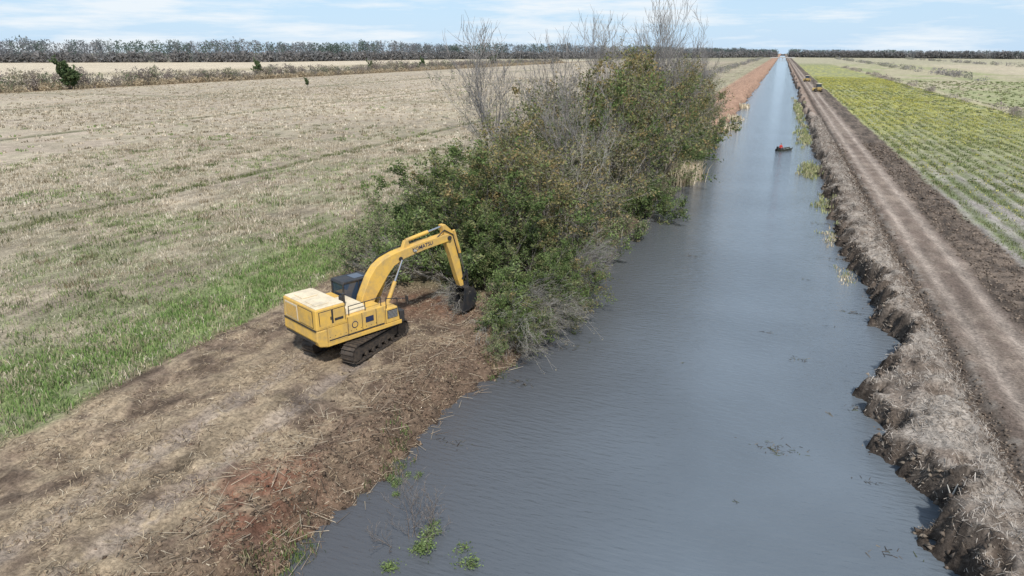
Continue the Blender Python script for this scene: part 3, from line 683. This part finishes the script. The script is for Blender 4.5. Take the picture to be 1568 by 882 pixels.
for xx in (-.22,.2):
    prof('bucket_link',[(7.18,2.42),(7.28,2.38),(6.98,1.88),(6.86,1.92)],xx,xx+.04,blk,ex,.005)
    prof('bucket_link',[(7.2,2.42),(7.3,2.38),(7.38,1.35),(7.26,1.35)],xx,xx+.04,blk,ex,.005)
hp=[(.3,4.5,4.62),(.3,2.6,4.42),(.3,1.6,4.15),(.3,.9,3.35),(.2,.4,2.4)]
for a,b_ in zip(hp[:-1],hp[1:]): cyl('hydraulic_hose',(a[0]-.58,a[1],a[2]),(b_[0]-.58,b_[1],b_[2]),.03,blk,ex,8)
hp=[(.22,5.2,4.62),(.25,5.7,4.95),(.24,6.3,4.6),(.24,6.7,3.2)]
for a,b_ in zip(hp[:-1],hp[1:]): cyl('hydraulic_hose',a,b_,.028,blk,ex,8)
arc=[(6.78,1.5),(7.1,1.52),(7.42,1.35),(7.62,1.0),(7.62,.62),(7.4,.3),(7.0,.12),(6.5,.12)]
inn=[(6.5,.16),(7.0,.17),(7.36,.34),(7.56,.64),(7.56,.98),(7.38,1.3),(7.1,1.46),(6.78,1.45)]
prof('bucket_shell',arc+inn,-.6,.62,blk,ex,0)
for xx in (-.63,.59): prof('bucket_side',[(6.72,1.5),(7.1,1.52),(7.42,1.35),(7.62,1.0),(7.62,.62),(7.4,.3),(7.0,.12),(6.5,.1),(6.62,.8)],xx,xx+.06,blk,ex,.005)
for i in range(5):
    xx=-.5+i*.24;prof('bucket_tooth',[(6.55,.1),(6.55,.2),(6.25,.12)],xx,xx+.1,steel,ex,.005)
for xx in (-.14,.12): prof('bucket_ear',[(6.75,1.45),(7.35,1.42),(7.3,1.7),(6.8,1.7)],xx,xx+.05,blk,ex,.005)
cyl('work_light',(.33,3.6,4.25),(.33,3.7,4.21),.07,silver,ex)
cu=bpy.data.curves.new('boom_lettering','FONT');cu.body='KOMATSU';cu.size=.29;cu.extrude=.003;cu.offset=.004;cu.align_x='CENTER';cu.align_y='CENTER'
cu.materials.append(white)
to=bpy.data.objects.new('boom_lettering',cu);scene.collection.objects.link(to);to.parent=ex
to.matrix_local=Matrix(((0,0,1,.265),(math.cos(.12),-math.sin(.12),0,4.2),(math.sin(.12),math.cos(.12),0,4.34),(0,0,0,1)))

# ------------------------------------------------------------ bulldozers far along the road
def dozer(x,y,rz):
    d=bpy.data.objects.new('bulldozer',None);scene.collection.objects.link(d);d.location=(x,y,.05);d.rotation_euler=(0,0,rz)
    track(d,.7,1.25,-1.6,1.6,.9,steel,34);track(d,-1.25,-.7,-1.6,1.6,.9,steel,34)
    box('hull',-.7,.7,-1.7,1.6,.5,1.2,dyel,d,.04)
    box('hood',-.5,.5,.1,1.7,1.2,1.95,dyel,d,.05,(.05,.05,0,.05))
    box('seat_deck',-.9,.9,-1.4,.1,1.2,1.5,dyel,d,.04)
    for sx in (-.75,.75):
        for sy in (-1.2,.0): cyl('canopy_post',(sx,sy,1.5),(sx,sy,2.75),.05,blk,d,8)
    box('cab_glass',-.7,.7,-1.15,-.05,1.5,2.7,glass,d,.02)
    box('canopy',-.95,.95,-1.4,.25,2.75,2.87,cream,d,.04)
    cyl('exhaust',(.2,1.0,1.9),(.2,1.0,2.7),.06,blk,d,8)
    prof('blade',[(2.35,.1),(2.25,.5),(2.3,1.0),(2.45,1.25),(2.38,1.25),(2.18,1.0),(2.12,.5),(2.2,.1)],-1.7,1.7,dyel,d,0)
    for sx in (-1.35,1.35): prof('push_arm',[(-.2,.35),(2.2,.3),(2.2,.5),(-.2,.55)],sx-.06,sx+.06,dyel,d)
    box('fuel_tank',-.6,.6,-1.95,-1.7,.8,1.7,dyel,d,.04)
dozer(13.4,280,.1);dozer(12.2,372,0)

# ------------------------------------------------------------ boat and person
bt=bpy.data.objects.new('boat',None);scene.collection.objects.link(bt);bt.location=(2.0,120.0,WATER-.08);bt.rotation_euler=(0,0,math.radians(-35))
hull=paint('boat_hull',(.05,.06,.045),.5,.2,.4)
secs=[(-1.7,.55,.0,.42),(-.8,.62,0,.42),(.3,.62,0,.43),(1.2,.48,.05,.47),(1.75,.28,.18,.52)]
v=[];f=[]
for (yy,w,zb,zt) in secs:
    v+=[(-w,yy,zt),(-w*.8,yy,zb),(w*.8,yy,zb),(w,yy,zt),(w*.93,yy,zt),(w*.74,yy,zb+.05),(-w*.74,yy,zb+.05),(-w*.93,yy,zt)]
for i in range(len(secs)-1):
    for j in range(8):
        a=i*8+j;b_=i*8+(j+1)%8;f.append((a,b_,b_+8,a+8))
f.append((0,7,6,5,4,3,2,1));e=(len(secs)-1)*8;f.append(tuple(e+j for j in range(8)))
pmesh('hull',v,f,hull,bt)
box('transom',-.54,.54,-1.72,-1.66,.02,.42,hull,bt,.01)
for yy in (-1.15,.0,1.0): box('bench',-.5,.5,yy-.13,yy+.13,.28,.32,silver,bt,.01)
box('outboard_cowl',-.14,.14,-2.05,-1.75,.45,.85,blk,bt,.05);box('outboard_leg',-.05,.05,-1.95,-1.8,-.2,.46,blk,bt,.01);cyl('tiller',(0,-1.75,.62),(.1,-1.3,.62),.02,blk,bt,8)
pr=bpy.data.objects.new('person',None);scene.collection.objects.link(pr);pr.location=(2.0,120.0,WATER-.08);pr.rotation_euler=bt.rotation_euler
def skinned(name,pts,edges,rad,mat,parent):
    me=bpy.data.meshes.new(name);me.from_pydata(pts,edges,[]);me.materials.append(mat);o=add(name,me,parent)
    s=o.modifiers.new('s','SKIN')
    for i,r_ in enumerate(rad): me.skin_vertices[0].data[i].radius=(r_,r_)
    me.skin_vertices[0].data[0].use_root=True
    u=o.modifiers.new('u','SUBSURF');u.levels=2;u.render_levels=2
    return o
red=paint('red_jacket',(.60,.05,.035),.8,0,.2);jean=paint('dark_trousers',(.04,.05,.07),.9,0,.2);skin=paint('skin',(.48,.30,.22),.6,0,.1);hair=paint('hair',(.04,.03,.02),.9,0,.1)
skinned('torso_and_arms',[(0,-1.15,.45),(0,-1.13,.65),(0,-1.1,.85),(0,-1.09,.98),(.19,-1.09,.92),(.25,-.98,.68),(.18,-.75,.55),(-.19,-1.09,.92),(-.27,-1.05,.66),(-.15,-1.3,.62),(0,-1.07,1.05)],
 [(0,1),(1,2),(2,3),(2,4),(4,5),(5,6),(2,7),(7,8),(8,9),(3,10)],[.16,.15,.17,.09,.08,.06,.045,.08,.06,.045,.055],red,pr)
skinned('legs',[(0,-1.15,.42),(.12,-1.1,.40),(.15,-.68,.5),(.15,-.6,.14),(.15,-.45,.1),(-.12,-1.1,.40),(-.15,-.7,.5),(-.15,-.55,.14),(-.15,-.4,.1)],[(0,1),(1,2),(2,3),(3,4),(0,5),(5,6),(6,7),(7,8)],[.14,.1,.075,.055,.045,.1,.075,.055,.045],jean,pr)
skinned('head',[(0,-1.07,1.03),(0,-1.06,1.12),(0,-1.04,1.2),(0,-1.04,1.27)],[(0,1),(1,2),(2,3)],[.05,.075,.1,.07],skin,pr)
skinned('hair',[(0,-1.10,1.2),(0,-1.06,1.31)],[(0,1)],[.095,.09],hair,pr)
skinned('nose',[(0,-.95,1.2),(0,-.92,1.17)],[(0,1)],[.015,.018],skin,pr)
for sx,yy,zz in ((.18,-.72,.55),(-.14,-1.33,.62)):
    cyl('palm',(sx,yy,zz),(sx,yy+.08,zz),.035,skin,pr,8,.04)
    for k in range(4): cyl('finger',(sx-.03+k*.02,yy+.08,zz),(sx-.03+k*.02,yy+.13+.01*(k in(1,2)),zz-.03),.009,skin,pr,6)
    cyl('thumb',(sx-.035,yy+.02,zz),(sx-.05,yy+.08,zz-.01),.01,skin,pr,6)

# far bridge over the canal
br=bpy.data.objects.new('bridge',None);scene.collection.objects.link(br);br.location=(0,1480,0)
conc=paint('concrete',(.5,.49,.46),.9,0,.3)
box('deck_slab',-22,22,-4,4,1.2,2.0,conc,br,.05);box('parapet',-22,22,-4.2,-3.9,2.0,3.0,conc,br,.03)
for sx in (-6,0,6): box('pier',sx-.5,sx+.5,-3,3,-3,1.2,conc,br,.05)

# ------------------------------------------------------------ light, sky
EL,AZ=50,150
sd=Vector((math.sin(math.radians(AZ))*math.cos(math.radians(EL)),math.cos(math.radians(AZ))*math.cos(math.radians(EL)),math.sin(math.radians(EL))))
sl=bpy.data.lights.new('sun','SUN');sl.energy=4.5;sl.angle=math.radians(3);sl.color=(1,.965,.915)
so=bpy.data.objects.new('sun',sl);scene.collection.objects.link(so);so.rotation_euler=(-sd).to_track_quat('-Z','Y').to_euler();so.location=(0,0,60)
w=bpy.data.worlds.new('World');scene.world=w;w.use_nodes=True;N=w.node_tree.nodes;L=w.node_tree.links
bg=N['Background'];sky=N.new('ShaderNodeTexSky');sky.sky_type='NISHITA';sky.sun_disc=False;sky.sun_elevation=math.radians(EL);sky.sun_rotation=math.radians(AZ);sky.air_density=1.0;sky.dust_density=.3;sky.ozone_density=2.5
tc=N.new('ShaderNodeTexCoord')
hz=N.new('ShaderNodeSeparateXYZ');L.new(tc.outputs['Generated'],hz.inputs[0])
hr=N.new('ShaderNodeMapRange');hr.inputs[1].default_value=.0;hr.inputs[2].default_value=.35;hr.inputs[3].default_value=.85;hr.inputs[4].default_value=.3;L.new(hz.outputs['Z'],hr.inputs[0])
m0=N.new('ShaderNodeMix');m0.data_type='RGBA';m0.inputs[7].default_value=(4.2,5.9,7.9,1);L.new(hr.outputs[0],m0.inputs[0]);L.new(sky.outputs[0],m0.inputs[6])
mp=N.new('ShaderNodeMapping');mp.inputs['Scale'].default_value=(1,1,9);L.new(tc.outputs['Generated'],mp.inputs['Vector'])
n=N.new('ShaderNodeTexNoise');n.inputs['Scale'].default_value=5.5;n.inputs['Detail'].default_value=9;n.inputs['Roughness'].default_value=.62;L.new(mp.outputs[0],n.inputs['Vector'])
r=N.new('ShaderNodeMapRange');r.inputs[1].default_value=.45;r.inputs[2].default_value=.64;r.inputs[3].default_value=.0;r.inputs[4].default_value=.9;L.new(n.outputs['Fac'],r.inputs[0])
mx=N.new('ShaderNodeMix');mx.data_type='RGBA';mx.inputs[7].default_value=(7.0,7.5,7.9,1);L.new(r.outputs[0],mx.inputs[0]);L.new(m0.outputs[2],mx.inputs[6]);L.new(mx.outputs[2],bg.inputs['Color'])
bg.inputs['Strength'].default_value=.125

# ------------------------------------------------------------ camera
cd=bpy.data.cameras.new('camera');cam=bpy.data.objects.new('camera',cd);scene.collection.objects.link(cam)
cam.location=(0,0,14);cam.rotation_euler=(math.radians(90-19.15),0,math.radians(20.6))
cd.sensor_width=36;cd.angle=2*math.atan(784/1045);cd.clip_start=.1;cd.clip_end=9000
scene.camera=cam
